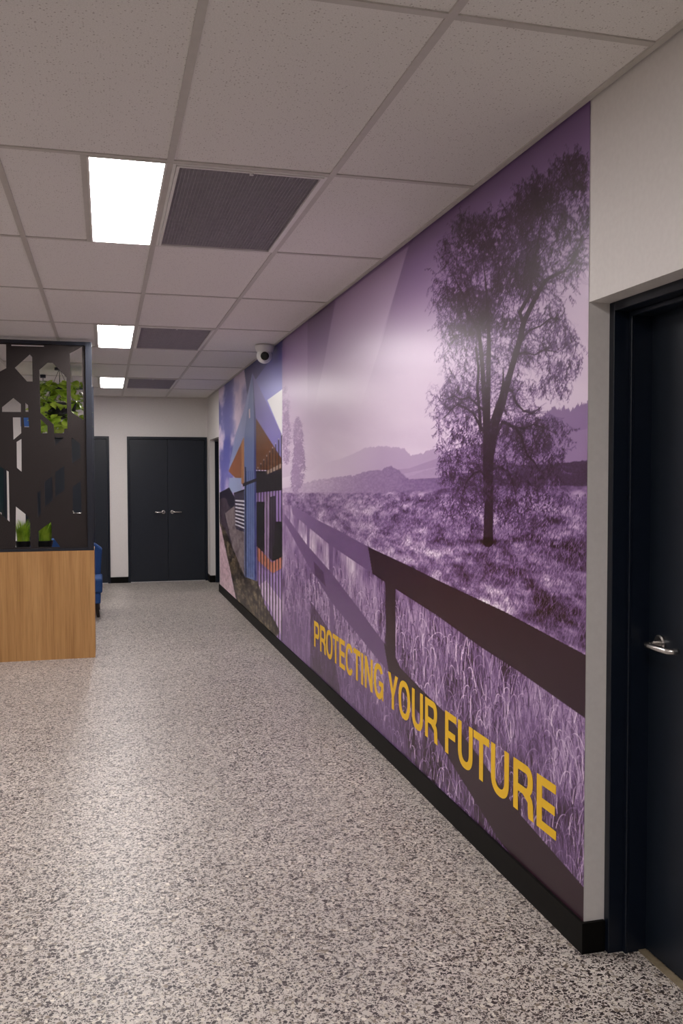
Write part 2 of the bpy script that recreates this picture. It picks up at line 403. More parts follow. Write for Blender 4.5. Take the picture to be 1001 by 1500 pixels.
def inpoly(poly):
    """soft-edged mask of a polygon given in photo measures"""
    P_ = np.array(poly, float); m_ = np.zeros(U.shape, np.float32)
    x0, y0 = P_.min(0)-1.5; x1, y1 = P_.max(0)+1.5
    sel = (U >= x0) & (U <= x1) & (V >= y0) & (V <= y1); acc = 0
    for ju, jv in ((-.32, -.12), (.12, -.32), (.32, .12), (-.12, .32)):
        u, v = U[sel]+ju, V[sel]+jv; ins = np.zeros(u.shape, bool)
        for i in range(len(P_)):
            xa, ya = P_[i]; xb, yb = P_[(i+1) % len(P_)]
            if ya == yb: continue
            ins ^= ((ya > v) != (yb > v)) & (u < (xb-xa)*(v-ya)/(yb-ya)+xa)
        acc = acc+ins.astype(np.float32)
    m_[sel] = acc/4
    return m_
def ysplit(pts):
    """curve v(u) through points"""
    p_ = np.array(pts, float); return np.interp(U, p_[:, 0], p_[:, 1])
def blur(a_, k):
    for _ in range(2):
        for ax_ in (0, 1):
            c_ = np.cumsum(np.pad(a_, [(k+1, k) if i == ax_ else (0, 0) for i in (0, 1)], mode='edge'), axis=ax_)
            n_ = a_.shape[ax_]
            a_ = (np.take(c_, np.arange(2*k+1, 2*k+1+n_), ax_)-np.take(c_, np.arange(0, n_), ax_))/(2*k+1)
    return a_
def splat(c, r_, tone, wt, T, alpha=1.0):
    """lay many soft dots on the print: tone T is blended toward the dots' tone"""
    tone = np.broadcast_to(tone, c.shape).ravel(); wt = np.broadcast_to(wt, c.shape).ravel(); c = c.ravel(); r_ = r_.ravel()
    ok = (c >= 0) & (c < MC-1.01) & (r_ >= 0) & (r_ < MR-1.01)
    c, r_, tone, wt = c[ok], r_[ok], tone[ok], wt[ok]
    ci = c.astype(int); ri = r_.astype(int); fc = c-ci; fr_ = r_-ri
    W_ = np.zeros(MC*MR); A_ = np.zeros(MC*MR)
    for dc, dr, q in ((0, 0, (1-fc)*(1-fr_)), (1, 0, fc*(1-fr_)), (0, 1, (1-fc)*fr_), (1, 1, fc*fr_)):
        ix = (ri+dr)*MC+ci+dc; q = q*wt
        W_ += np.bincount(ix, q, MC*MR); A_ += np.bincount(ix, q*tone, MC*MR)
    W_ = W_.reshape(MR, MC); A_ = A_.reshape(MR, MC)
    al = np.clip(W_, 0, 1)*alpha
    return T*(1-al)+np.where(W_ > 1e-6, A_/np.maximum(W_, 1e-6), 0)*al
def band(T, pts, tone, soft=0.7, alpha=1.0):
    """tapered limb: pts = (u, v, width)"""
    for (ua, va, wa), (ub, vb, wb) in zip(pts[:-1], pts[1:]):
        pad = max(wa, wb)+2
        sel = (U > min(ua, ub)-pad) & (U < max(ua, ub)+pad) & (V > min(va, vb)-pad) & (V < max(va, vb)+pad)
        u, v = U[sel], V[sel]; L2 = (ub-ua)**2+(vb-va)**2+1e-9
        s = np.clip(((u-ua)*(ub-ua)+(v-va)*(vb-va))/L2, 0, 1)
        d = np.hypot(u-ua-s*(ub-ua), v-va-s*(vb-va)); wd = (wa+(wb-wa)*s)/2
        k_ = np.clip((wd-d)/soft+0.5, 0, 1)*alpha
        T[sel] = T[sel]*(1-k_)+tone*k_
    return T

# ---- country scene in one tone (0 dark .. 1 light)
zfrac = Zg
sky = np.interp(Zg, [1.2, 1.5, 1.75, 2.0, 2.2, 2.4, 2.63], [0.84, 0.83, 0.81, 0.77, 0.66, 0.52, 0.38])
near = sm(Yg, 3.6, 2.5)
wisp = fbm(Yg*0.9+Zg*1.2, Zg*7-Yg*0.9, 3, 4)
sky = sky+(wisp-0.5)*0.09*sm(Zg, 2.3, 1.7)
T = sky.copy()
# far hills
hill = ysplit([(414, 700), (455, 690), (470, 680), (500, 672), (520, 664), (535, 656), (560, 654), (592, 656), (602, 667), (620, 664), (638, 656), (655, 660), (700, 650), (760, 632), (785, 622), (800, 604), (815, 598), (840, 596), (862, 590)])
hill = hill-7*(fbm(U*0.30, V*0.02, 9, 4, 0.7)-0.5)*sm(U, 500, 560)*(1+1.6*sm(U, 740, 790))
k = sm(V, hill-0.8, hill+0.8); T = T*(1-k)+k*np.interp(U, [430, 500, 560, 640, 740, 862], [0.86, 0.80, 0.68, 0.66, 0.54, 0.48])
hill2 = ysplit([(414, 720), (520, 700), (560, 690), (600, 686), (640, 672), (690, 666), (740, 655), (800, 640), (862, 628)])
k = sm(V, hill2-1, hill2+1); T = T*(1-k)+k*np.interp(U, [430, 560, 700, 862], [0.72, 0.62, 0.58, 0.52])
# hedges and dark tree belts
hd = ysplit([(414, 716), (470, 702), (520, 696), (540, 690), (560, 688), (572, 682), (586, 690), (596, 700), (620, 690), (650, 682), (690, 676), (720, 684), (760, 682), (800, 680), (862, 674)])
hd = hd-4*(fbm(U*0.35, V*0.03, 19, 3)-0.5)
k = sm(V, hd-0.8, hd+0.8); T = T*(1-k)+k*(np.interp(U, [425, 480, 530, 600, 700, 740, 862], [0.78, 0.70, 0.56, 0.48, 0.40, 0.24, 0.18])+0.12*(fbm(U*0.5, V*0.5, 23, 3)-0.5))
pale = inpoly([(592, 694), (640, 684), (688, 676), (700, 690), (640, 700), (600, 702)]); T = T*(1-0.8*pale)+0.66*0.8*pale
# field
fy_ = ysplit([(414, 722), (480, 722), (560, 722), (620, 718), (700, 712), (760, 712), (862, 712)])+2*(fbm(U*0.4, V*0.1, 4, 2)-0.5)
k = sm(V, fy_-1.5, fy_+1.5)
dpt = np.clip((V-fy_)/170, 0, 1)           # toward the fence
gs = 1/(0.05+0.3*dpt)
n1 = fbm(Yg*9+Zg*3, Zg*34, 31, 5, 0.62); n2 = fbm(Yg*2.6+Zg*2, Zg*13, 41, 4)
field = 0.45+0.10*sm(U, 700, 480)+(n1-0.5)*(0.75+0.6*dpt)+(n2-0.5)*0.75*(0.5+dpt)
T = T*(1-k)+k*field
inf = k.copy()
# dark hollows in the field
for (cu, cv, ru, rv, s) in ((590, 760, 26, 5, .16), (660, 795, 30, 6, .14), (705, 735, 40, 5, .2), (800, 760, 45, 8, .28), (845, 800, 26, 10, .26), (770, 790, 45, 7, .22), (650, 745, 22, 4, .16), (720, 772, 24, 5, .2), (815, 885, 36, 14, .28), (840, 830, 30, 12, .2), (560, 800, 22, 5, .1), (640, 830, 24, 5, .12), (760, 840, 40, 6, .14)):
    T = T-s*inf*np.exp(-((U-cu)/ru)**2-((V-cv-(U-cu)*0.12)/rv)**2)*(0.6+0.8*n1)
# tufts in the field
N = 26000
u0 = rng.uniform(425, 862, N); v0 = 724+(rng.random(N)**0.8)*240
ok = v0 < np.interp(u0, [427, 544, 640, 858], [745, 806, 852, 962]); u0, v0 = u0[ok], v0[ok]
sz = 2+7*np.clip((v0-720)/200, 0, 1); tone = rng.choice([0.12, 0.2, 0.68, 0.8, 0.6], len(u0), p=[.3, .25, .2, .1, .15])
s = np.linspace(0, 1, 8)[None, :]
lean = rng.normal(0.25, 0.5, len(u0))
uu = u0[:, None]+lean[:, None]*sz[:, None]*s; vv_ = v0[:, None]-sz[:, None]*s
c_, r_ = to_cr(uu, vv_); T = splat(c_, r_, np.repeat(tone[:, None], 8, 1), 0.34, T, 0.75)

# lower meadow behind the rails
rail_top = [(427, 740), (470, 764), (500, 779), (544, 803), (600, 829), (640, 849), (740, 896), (858, 959), (866, 963)]
low = V > ysplit(rail_top)
mead = 0.30+(fbm(Yg*5, Zg*5, 51, 4)-0.5)*1.35+(fbm(Yg*60+Zg*8, Zg*6, 61, 3)-0.5)*0.35
mead = mead-0.16*sm(V, ysplit([(414, 880), (500, 940), (600, 1040), (858, 1180)]), ysplit([(414, 940), (500, 1010), (600, 1120), (858, 1300)]))+0.30*sm(U, 620, 480)
T = np.where(low & (U > 414), mead, T)
def blades(T, N, lo, hi, tones, seed, zr=None, alpha=0.8, wt=0.5, curl=0.6):
    g = np.random.default_rng(seed)
    Y0 = YM0+(YM1-4.0-YM0)*g.random(N)**1.5; Z0 = g.uniform(SK-0.15, 0.80, N) if zr is None else g.uniform(*zr, N)
    L = g.uniform(lo, hi, N); a_ = g.normal(0, 0.32, N); cv = g.normal(0.1, curl, N); tn = g.choice(tones, N)
    ns = 60; s = np.linspace(0, 1, ns)[None, :]
    ang = a_[:, None]+cv[:, None]*s*s*1.6
    dx = np.cumsum(np.sin(ang), 1)/ns*L[:, None]; dz = np.cumsum(np.cos(ang), 1)/ns*L[:, None]
    Yb_ = Y0[:, None]+dx; Zb_ = Z0[:, None]+dz
    u, v = project(Yb_, Zb_)
    lim = np.interp(u, [p[0] for p in rail_top], [p[1] for p in rail_top])+6
    c_, r_ = yz_cr(Yb_, Zb_)
    c_ = np.where((v > lim) & (u > 418), c_, -5)
    return splat(c_, r_, np.repeat(tn[:, None], ns, 1), wt*(1-0.6*s)*np.ones((N, 1)), T, alpha)
T = blades(T, 5200, 0.06, 0.22, [0.10, 0.15, 0.2, 0.28], 71, alpha=0.7)
T = blades(T, 3000, 0.06, 0.24, [0.45, 0.52, 0.6], 72, alpha=0.75, wt=0.45)
T = blades(T, 2600, 0.06, 0.26, [0.55, 0.64, 0.72], 74, zr=(0.42, 0.85), alpha=0.8, wt=0.5)
T = blades(T, 2200, 0.05, 0.16, [0.08, 0.12, 0.18], 75, alpha=0.75, wt=0.6)
T = blades(T, 1300, 0.06, 0.26, [0.82, 0.92, 0.72], 73, alpha=0.9, wt=0.75, curl=1.0)

# ---- trees at the far left of the field
def leafcloud(T, ell, N, tones, seed, size=2.2, alpha=0.8, hang=0.8, wt=0.55, clump=0.11, thr=0.40):
    g = np.random.default_rng(seed); e = np.array(ell, float)
    pr = e[:, 2]*e[:, 3]*e[:, 4]; pr /= pr.sum(); i = g.choice(len(e), N, p=pr)
    a_ = g.uniform(0, 2*np.pi, N); q = np.sqrt(g.random(N))**0.9
    u = e[i, 0]+e[i, 2]*q*np.cos(a_); v = e[i, 1]+e[i, 3]*q*np.sin(a_)
    keep = fbm(u*clump, v*clump, seed+5, 3)+0.10*g.random(N) > thr+0.05
    u, v = u[keep], v[keep]; n_ = len(u)
    L = size*g.uniform(0.6, 1.9, n_); an = g.normal(0, hang, n_); s = np.linspace(0, 1, 6)[None, :]
    uu = u[:, None]+(np.sin(an)*L)[:, None]*s; vv_ = v[:, None]+(np.cos(an)*L)[:, None]*s
    c_, r_ = to_cr(uu, vv_); tn = g.choice(tones, n_)
    return splat(c_, r_, np.repeat(tn[:, None], 6, 1), wt, T, alpha)
T = leafcloud(T, [(437, 640, 7, 30, 1), (438, 680, 9, 34, 1), (433, 700, 6, 22, 1), (419, 590, 5, 26, .8), (420, 640, 6, 40, .8)], 3600, [0.48, 0.55, 0.6], 81, 2.4, 0.75, thr=0.33)

# ---- the great tree
TR = 0.07
LIMBS = [
    [(716, 794, 15), (716, 780, 14), (717, 740, 12.5), (716, 700, 15), (716, 672, 16)],
    [(714, 680, 11), (713, 640, 9), (712, 610, 8), (709, 560, 6.5), (706, 520, 6), (703, 490, 5), (693, 470, 4.5), (685, 455, 4), (681, 435, 3), (672, 418, 2), (664, 402, 1.2)],
    [(716, 660, 10), (715, 620, 8), (716, 570, 7), (717, 500, 6), (716, 470, 4), (714, 440, 3), (712, 410, 2), (708, 380, 1.2)],
    [(719, 668, 11), (727, 620, 11), (737, 590, 10), (743, 565, 9), (756, 520, 8), (764, 492, 8), (768, 472, 7.5), (780, 447, 6.5), (792, 424, 6), (800, 411, 5), (815, 402, 4), (828, 397, 3), (842, 380, 2), (852, 352, 1.2)],
    [(768, 474, 6), (762, 458, 5.5), (778, 430, 5), (779, 410, 4), (783, 385, 3), (790, 350, 2), (795, 320, 1.4)],
    [(720, 625, 7), (728, 600, 6), (735, 580, 5), (738, 560, 3), (738, 540, 1.2)],
    [(705, 630, 5), (703, 600, 4), (700, 570, 4), (702, 540, 3.5), (698, 510, 3)],
    [(714, 640, 4.5), (703, 622, 4), (694, 605, 3), (683, 598, 2.5), (672, 592, 2), (662, 600, 1.4), (652, 612, 1)],
    [(708, 600, 3.5), (697, 590, 3), (688, 582, 2.4), (676, 585, 2), (666, 580, 1.4), (655, 585, 1)],
    [(722, 648, 5), (737, 618, 4), (747, 623, 4.5), (757, 628, 4), (765, 640, 3.6), (769, 655, 3.4), (774, 668, 3), (783, 676, 2), (792, 690, 1.2)],
    [(740, 618, 4), (752, 624, 3.4), (768, 628, 3), (782, 622, 2), (797, 626, 1.4), (812, 634, 1)],
    [(745, 568, 4), (752, 575, 3), (757, 590, 3), (768, 602, 2.4), (780, 606, 2), (792, 598, 1.3)],
    [(757, 520, 3.5), (770, 516, 2.6), (784, 520, 2), (800, 512, 1.4), (818, 516, 1)],
    [(716, 700, 4), (704, 690, 3), (694, 694, 2.4), (684, 706, 2), (678, 724, 1.2)],
    [(718, 690, 4), (732, 684, 3), (745, 690, 2.4), (752, 706, 1.8), (757, 728, 1)],
    [(764, 500, 3), (776, 484, 2.6), (792, 478, 2), (808, 466, 1.6), (824, 468, 1)],
]
for q in LIMBS: T = band(T, q, TR)
# fine twigs grown from along the limbs
g = np.random.default_rng(91)
roots = np.array([(681, 435), (690, 465), (700, 490), (706, 520), (712, 440), (716, 470), (717, 500), (716, 540), (709, 560), (792, 424), (800, 411), (815, 402), (828, 397), (842, 380), (783, 385), (790, 350), (778, 430), (768, 472), (756, 520), (743, 565), (737, 600), (764, 492),
                  (694, 605), (683, 598), (672, 592), (662, 600), (688, 582), (666, 580), (747, 623), (757, 628), (769, 655), (774, 668), (768, 628), (797, 626), (752, 575), (757, 590), (780, 606), (770, 516), (800, 512), (704, 690), (684, 706), (732, 684), (752, 706), (776, 484), (808, 466), (664, 402), (708, 380), (795, 320), (852, 352)], float)
N = 1500; i = g.integers(0, len(roots), N); ns = 46
ang = g.uniform(0, 2*np.pi, N); L = g.uniform(14, 46, N); turn = np.cumsum(g.normal(0, 0.26, (N, ns)), 1)+ang[:, None]
du = np.cumsum(np.cos(turn), 1)/ns*L[:, None]; dv = np.cumsum(np.sin(turn)*0.9+0.35*np.linspace(0, 1, ns)[None, :], 1)/ns*L[:, None]
c_, r_ = to_cr(roots[i, 0][:, None]+du, roots[i, 1][:, None]+dv)
T = splat(c_, r_, TR+0.04, 0.42*np.linspace(1, 0.5, ns)[None, :]*np.ones((N, 1)), T, 0.85)
crown = [(842, 252, 20, 28, 1.5), (822, 268, 26, 30, 1.5), (796, 284, 26, 32, 1.5), (774, 304, 22, 32, 1.4), (760, 330, 20, 32, 1.3), (800, 322, 34, 36, 1.1), (838, 310, 26, 50, .8), (858, 290, 8, 56, .9),
         (682, 340, 13, 28, 1.3), (670, 372, 20, 40, 1.3), (652, 405, 18, 38, 1.2), (642, 440, 11, 36, 1.0), (700, 355, 18, 40, 1.4), (722, 340, 16, 34, 1.4), (740, 330, 13, 30, 1.4), (712, 395, 40, 44, 1.5), (765, 375, 24, 36, 2.0), (772, 400, 18, 26, 2.0),
         (692, 440, 34, 42, 1.6), (742, 435, 34, 44, 1.6), (662, 455, 22, 40, .9), (690, 462, 24, 26, 1.6), (815, 380, 40, 44, .7), (800, 435, 40, 38, .6),
         (665, 510, 24, 48, .8), (705, 500, 36, 44, .8), (750, 500, 30, 40, .6), (798, 490, 46, 46, .8), (832, 510, 26, 42, .9), (646, 575, 18, 46, 1.0), (680, 575, 34, 46, .8), (730, 570, 34, 40, .55), (790, 550, 46, 36, .9), (830, 545, 18, 30, .7),
         (656, 650, 18, 50, .9), (685, 655, 34, 50, 1.1), (730, 650, 34, 46, 1.2), (775, 630, 38, 30, 1.4), (812, 640, 30, 34, 1.3), (660, 720, 20, 40, .7), (690, 725, 24, 44, .8), (742, 710, 40, 40, .9), (790, 685, 38, 34, 1.1), (800, 720, 34, 28, .7), (765, 745, 30, 28, .5), (700, 760, 30, 22, .35)]
def sprays(T, ell, N, tones, seed, alpha, wt, leaves=9, lo=8, hi=24, gate=0.46, gs=0.045):
    """leafy sprays: curved twigs that spread from the crown and droop, each set with small leaves"""
    g = np.random.default_rng(seed); e = np.array(ell, float)
    pr = e[:, 2]*e[:, 3]*e[:, 4]; pr /= pr.sum(); i = g.choice(len(e), N, p=pr)
    a_ = g.uniform(0, 2*np.pi, N); q = np.sqrt(g.random(N))*0.95
    u = e[i, 0]+e[i, 2]*q*np.cos(a_); v = e[i, 1]+e[i, 3]*q*np.sin(a_)
    keep = fbm(u*gs, v*gs, seed+3, 3)*0.6+fbm(u*gs*3.2, v*gs*3.2, seed+9, 2)*0.4+0.12*(g.random(N)-0.5) > gate
    u, v = u[keep], v[keep]; n_ = len(u)
    ns = leaves; s_ = np.linspace(0, 1, ns)[None, :]
    top = sm(v, 480, 330)                         # the high lobes reach up, the lower boughs hang
    ang = np.where(g.random(n_) < 0.75*top, -np.pi/2, np.pi/2)+g.normal(0, 0.55, n_)+0.15*np.sign(u-716)
    L = g.uniform(lo, hi, n_)
    cu = g.normal(0, 0.8, n_)
    tt = ang[:, None]+cu[:, None]*s_
    pu = u[:, None]+np.cumsum(np.cos(tt), 1)*(L/ns)[:, None]; pv = v[:, None]+np.cumsum(np.sin(tt), 1)*(L/ns)[:, None]+1.5*s_**2
    la = g.normal(np.pi/2, 0.7, (n_, ns)); ll = g.uniform(2.0, 4.6, (n_, ns)); k_ = np.linspace(0, 1, 5)[None, None, :]
    qu = pu[..., None]+np.cos(la)[..., None]*ll[..., None]*k_; qv = pv[..., None]+np.sin(la)[..., None]*ll[..., None]*k_
    c_, r_ = to_cr(qu, qv); tn = g.choice(tones, n_)+g.normal(0, 0.02, n_)
    return splat(c_, r_, np.broadcast_to(tn[:, None, None], qu.shape), wt, T, alpha)
T = sprays(T, crown, 5200, [0.07, 0.11, 0.16, 0.22], 101, 0.88, 0.45)
T = sprays(T, crown[:24], 2600, [0.04, 0.07, 0.12], 151, 0.9, 0.5, gate=0.50)
T = sprays(T, crown[24:], 900, [0.40, 0.50, 0.60], 161, 0.6, 0.4, gate=0.47)
T = sprays(T, crown[34:], 900, [0.08, 0.14], 171, 0.8, 0.45, gate=0.50)
for q in LIMBS: T = band(T, q, TR, alpha=0.45)
# dark grass round the foot of the trunk
T = T-0.3*np.exp(-((U-716)/26)**2-((V-793)/4)**2)

# ---- fence: posts, upper rail, lower rail
DK = 0.045
fence_u = np.interp(U, [414, 500, 547, 552, 870], [0.50, 0.42, 0.38, DK, DK])      # left of the facet the fence prints paler
facet_x = ysplit([(400, 0), (900, 0)])*0+527+(V-724)*0.165
ftone = np.where(U < facet_x, np.interp(U, [414, 480, 560], [0.48, 0.37, 0.31]), DK+0.02*fbm(Yg*20, Zg*20, 7, 3))
for pl in ([(565, 850), (580, 858), (580, 962), (590, 985), (584, 990), (572, 975), (566, 944)], [(482, 790), (488, 793), (489, 930), (484, 930)], [(450, 752), (454, 755), (454, 850), (450, 846)], [(433, 744), (436, 745), (437, 800), (434, 797)], [(423, 738), (425, 738), (426, 780), (424, 778)]):
    k = inpoly(pl); T = T*(1-k)+ftone*k
rail_bot = [(866, 1058), (858, 1052), (760, 983), (707, 949), (640, 901), (565, 853), (481, 796), (429, 753)]
k = inpoly(rail_top[:-1]+rail_bot); T = T*(1-k)+ftone*k
k2 = inpoly([(417, 752), (450, 798), (486, 839), (525, 890), (565, 944), (585, 976), (620, 1012), (654, 1045), (700, 1105), (764, 1194), (858, 1302), (868, 1312), (868, 1372), (800, 1318), (731, 1229), (668, 1127), (640, 1079), (568, 983), (525, 930), (486, 882), (450, 825), (417, 764)])
ft2 = np.where(U < 527+(V-724)*0.165, np.interp(U, [414, 500, 575], [0.38, 0.31, 0.27]), DK)
T = T*(1-k2)+ft2*k2
k = inpoly([(460, 822), (474, 838), (478, 860), (462, 842)]); T = T*(1-0.8*k)+0.14*0.8*k
# ---- tinted facets of the design
def facet(poly, to, a_):
    global T
    k_ = inpoly(poly); T = T*(1-a_*k_)+to*a_*k_
left_f = [(400, 480), (596, 340), (560, 500), (510, 654), (546, 838), (573, 1000), (600, 1160), (400, 1000)]
k = inpoly([(451, 440), (493, 430), (475, 533), (451, 640)]); T = T-0.10*k*sm(V, 620, 470)
k = inpoly([(493, 440), (600, 360), (510, 654), (546, 838), (573, 1000), (480, 1010), (440, 700)])
T = T+k*(0.10*sm(V, 520, 420)+0.0)
k = inpoly(left_f)*sm(V, 700, 730); T = T*(1-0.20*k)+0.58*0.20*k
k = inpoly([(414, 745), (425, 750), (455, 850), (455, 1010), (410, 980)])*(0.22+0.42*sm(V, 850, 930)); T = T*(1-k)+0.40*k
k = inpoly([(455, 880), (487, 930), (500, 1022), (455, 1005)]); T = T*(1-0.62*k)+0.10*0.62*k
k = inpoly([(487, 925), (492, 925), (545, 1010), (585, 1110), (500, 1024)]); T = T*(1-0.5*k)+0.34*0.5*k
k = inpoly([(566, 985), (585, 990), (600, 1100), (585, 1110), (566, 1090)]); T = T*(1-0.4*k)+0.34*0.4*k
# bold edge where the bright facet meets the plain sky
fx2 = np.interp(V, [340, 500, 654, 838], [604, 560, 510, 547])
k = sm(fx2-U, -0.7, 0.7)*sm(U, 414, 420)*sm(V, 690, 640); T = T+k*0.07*sm(V, 640, 400)
T = np.clip(T, 0, 1)
stops = np.array([0, .12, .28, .45, .62, .8, 1.0])
cols = np.array([(44, 32, 34), (58, 41, 56), (85, 63, 96), (119, 94, 135), (158, 135, 168), (196, 179, 200), (236, 228, 234)])/255.0
IMG = np.stack([np.interp(T, stops, cols[:, i]) for i in range(3)], -1)

# ---- coloured photograph of the building at the far end
B = np.zeros(IMG.shape)
def rgb(*c): return np.array(c)/255.0
def fill(poly, c, a_=1.0):
    k_ = (inpoly(poly)*a_)[..., None]
    B[:] = B*(1-k_)+rgb(*c)*k_
cl = fbm(Yg*1.1, Zg*2.6, 201, 5, 0.55); k = sm(cl, 0.30, 0.52)[..., None]
B[:] = (rgb(84, 86, 148)*(1-k)+rgb(202, 186, 208)*k)
k = (sm(V, 640, 720)*0.5)[..., None]; B[:] = B*(1-k)+rgb(150, 140, 200)*k
k = (np.exp(-((U-350)/9)**2)*sm(V, 680, 600))[..., None]*0.75; B[:] = B*(1-k)+rgb(200, 182, 205)*k
fill([(358, 540), (372, 500), (416, 470), (416, 640), (370, 640)], (62, 58, 112))
k = (inpoly([(372, 560), (416, 500), (416, 640), (372, 640)])*sm(V, 500, 590))[..., None]; B[:] = B*(1-k)+rgb(128, 128, 196)*k
fill([(392, 586), (414, 570), (414, 640), (413, 636)], (232, 228, 226))
fill([(370, 546), (358, 600), (345, 638), (335, 690), (358, 640), (374, 620)], (134, 142, 182))        # left fascia
fill([(370, 546), (392, 592), (413, 636), (413, 674), (375, 612)], (118, 110, 168))                     # right fascia
fill([(375, 612), (413, 672), (413, 690), (375, 688)], (100, 64, 44))                                    # timber soffit, right
fill([(335, 690), (358, 640), (358, 712), (345, 700)], (140, 92, 70))                                    # timber soffit, left
fill([(354, 648), (358, 640), (358, 712), (354, 706)], (172, 122, 84))
fill([(336, 700), (354, 700), (354, 720), (336, 722)], (150, 160, 196))
fill([(321, 722), (336, 714), (345, 730), (345, 752), (321, 770)], (46, 42, 54))                         # shrubs far off
fill([(321, 732), (330, 728), (345, 760), (360, 830), (330, 800), (321, 770)], (70, 60, 70))
fill([(330, 752), (345, 740), (360, 742), (360, 850), (345, 820)], (120, 108, 112))                      # pale court
fill([(343, 722), (360, 720), (360, 780), (346, 775)], (66, 60, 76))
for q in range(8): fill([(345, 732+q*5), (358.5, 733+q*5.6), (358.5, 735.6+q*5.6), (345, 734.2+q*5)], (206, 202, 214))
fill([(343, 722), (360, 716), (360, 719.5), (343, 724)], (44, 38, 46))
fill([(375, 690), (414, 690), (414, 722), (375, 724)], (38, 32, 40))                                     # dark upper storey
fill([(391, 690), (414, 678), (414, 684), (391, 696)], (150, 128, 116))
fill([(375, 722), (414, 718), (414, 940), (375, 900)], (140, 114, 168))                                   # lobby
fill([(376, 735), (390, 735), (390, 812), (376, 800)], (36, 30, 40))
fill([(388, 724), (398, 722), (398, 824), (388, 812)], (146, 122, 158))
fill([(396, 728), (404, 726), (404, 815), (399, 822), (394, 815)], (60, 50, 66))
fill([(403, 764), (414, 764), (414, 816), (400, 822)], (34, 28, 36))
fill([(377, 800), (399, 824), (414, 815), (414, 832), (400, 840), (377, 820)], (188, 122, 104))
fill([(375, 825), (399, 842), (414, 834), (414, 942), (375, 902)], (152, 126, 178))
fill([(376, 860), (396, 890), (413, 932), (413, 880), (390, 850)], (190, 168, 200))
# blue column at the prow
fill([(370, 546), (375, 612), (376, 852), (358.5, 846), (358, 640), (364, 590)], (108, 122, 168))
fill([(370.5, 546), (375, 612), (376.5, 852), (373, 851), (372.5, 610)], (66, 68, 124))
for q in range(4): 
    u_ = 361+q*3.0; fill([(u_, 690), (u_+0.9, 690), (u_+0.9, 846), (u_, 846)], (70, 84, 140))
fill([(365, 600), (366.5, 598), (366.8, 612), (365.2, 613)], (214, 190, 190))
# planting strip and kerb
veg = np.clip((fbm(Yg*5+Zg*2, Zg*16, 211, 5, 0.75)-0.5)*2.6+0.36, 0, 1)
k = inpoly([(321, 764), (330, 775), (345, 812), (359, 845), (378, 852), (388, 885), (404, 912), (410, 925), (404, 935), (380, 910), (347, 882), (338, 838)])
vc = rgb(38, 32, 32)[None, None]*(1-veg[..., None])+rgb(134, 120, 98)*veg[..., None]; k = k[..., None]; B[:] = B*(1-k)+vc*k
fill([(320, 766), (324, 772), (347, 882), (320, 862)], (196, 168, 178))
fill([(320, 842), (338, 850), (347, 884), (320, 864)], (204, 176, 186), 0.6)
tex = (fbm(Yg*9, Zg*22, 221, 4, 0.7)-0.5)[..., None]*np.clip((V-720)/60, 0, 1)[..., None]*np.where(U < 358, 0.35, 0.14)[..., None]; B[:] = np.clip(B+tex, 0, 1)
# palisade fence in front of the building
for q in range(9):
    u_ = 377.5+q*4.35; vt = np.interp(u_, [377, 402, 413], [686, 652, 636]); vb = np.interp(u_, [377, 413], [902, 940])
    fill([(u_, vt), (u_+1.25, vt), (u_+1.25, vb), (u_, vb)], (34, 25, 28))
    fill([(u_-0.1, vt-1.2), (u_+1.3, vt-1.2), (u_+1.3, vt+1.2), (u_-0.1, vt+1.2)], (176, 166, 180), 0.8)
fill([(356, 708), (414, 686), (414, 690), (356, 713)], (40, 34, 42), 0.85)
fill([(359, 684), (360.6, 684), (361, 845), (359.6, 845)], (34, 30, 40), 0.9)
kb = (U < 414)[..., None]
IMG = np.where(kb, B, IMG)
PRINT_GAIN = 1.35
lin = np.where(IMG <= 0.04045, IMG/12.92, ((IMG+0.055)/1.055)**2.4)
lin = np.clip((lin-0.012)*PRINT_GAIN, 0.0035, 0.92)
# mesh: a thin flat sheet on the wall
co = np.zeros((MR, MC, 3), np.float32); co[..., 0] = -0.0015; co[..., 1] = Yg; co[..., 2] = Zg
idx = np.arange(MC*MR).reshape(MR, MC)
q_ = np.stack([idx[:-1, :-1], idx[:-1, 1:], idx[1:, 1:], idx[1:, :-1]], -1).reshape(-1, 4)      # faces look into the room
me = bpy.data.meshes.new('mural'); nq = len(q_)
me.vertices.add(MC*MR); me.vertices.foreach_set('co', co.ravel())
me.loops.add(nq*4); me.loops.foreach_set('vertex_index', q_.ravel().astype(np.int32))
me.polygons.add(nq); me.polygons.foreach_set('loop_start', np.arange(0, nq*4, 4, dtype=np.int32))
me.update(calc_edges=True)
ca = me.color_attributes.new('print', 'FLOAT_COLOR', 'POINT')
ca.data.foreach_set('color', np.concatenate([lin, np.ones((MR, MC, 1))], -1).astype(np.float32).ravel())
me.materials.append(M['mural_print'])
mural = bpy.data.objects.new('mural', me); C.objects.link(mural)
tag(mural, 'purple printed wall mural of a tree, fence and building with yellow lettering', 'mural')

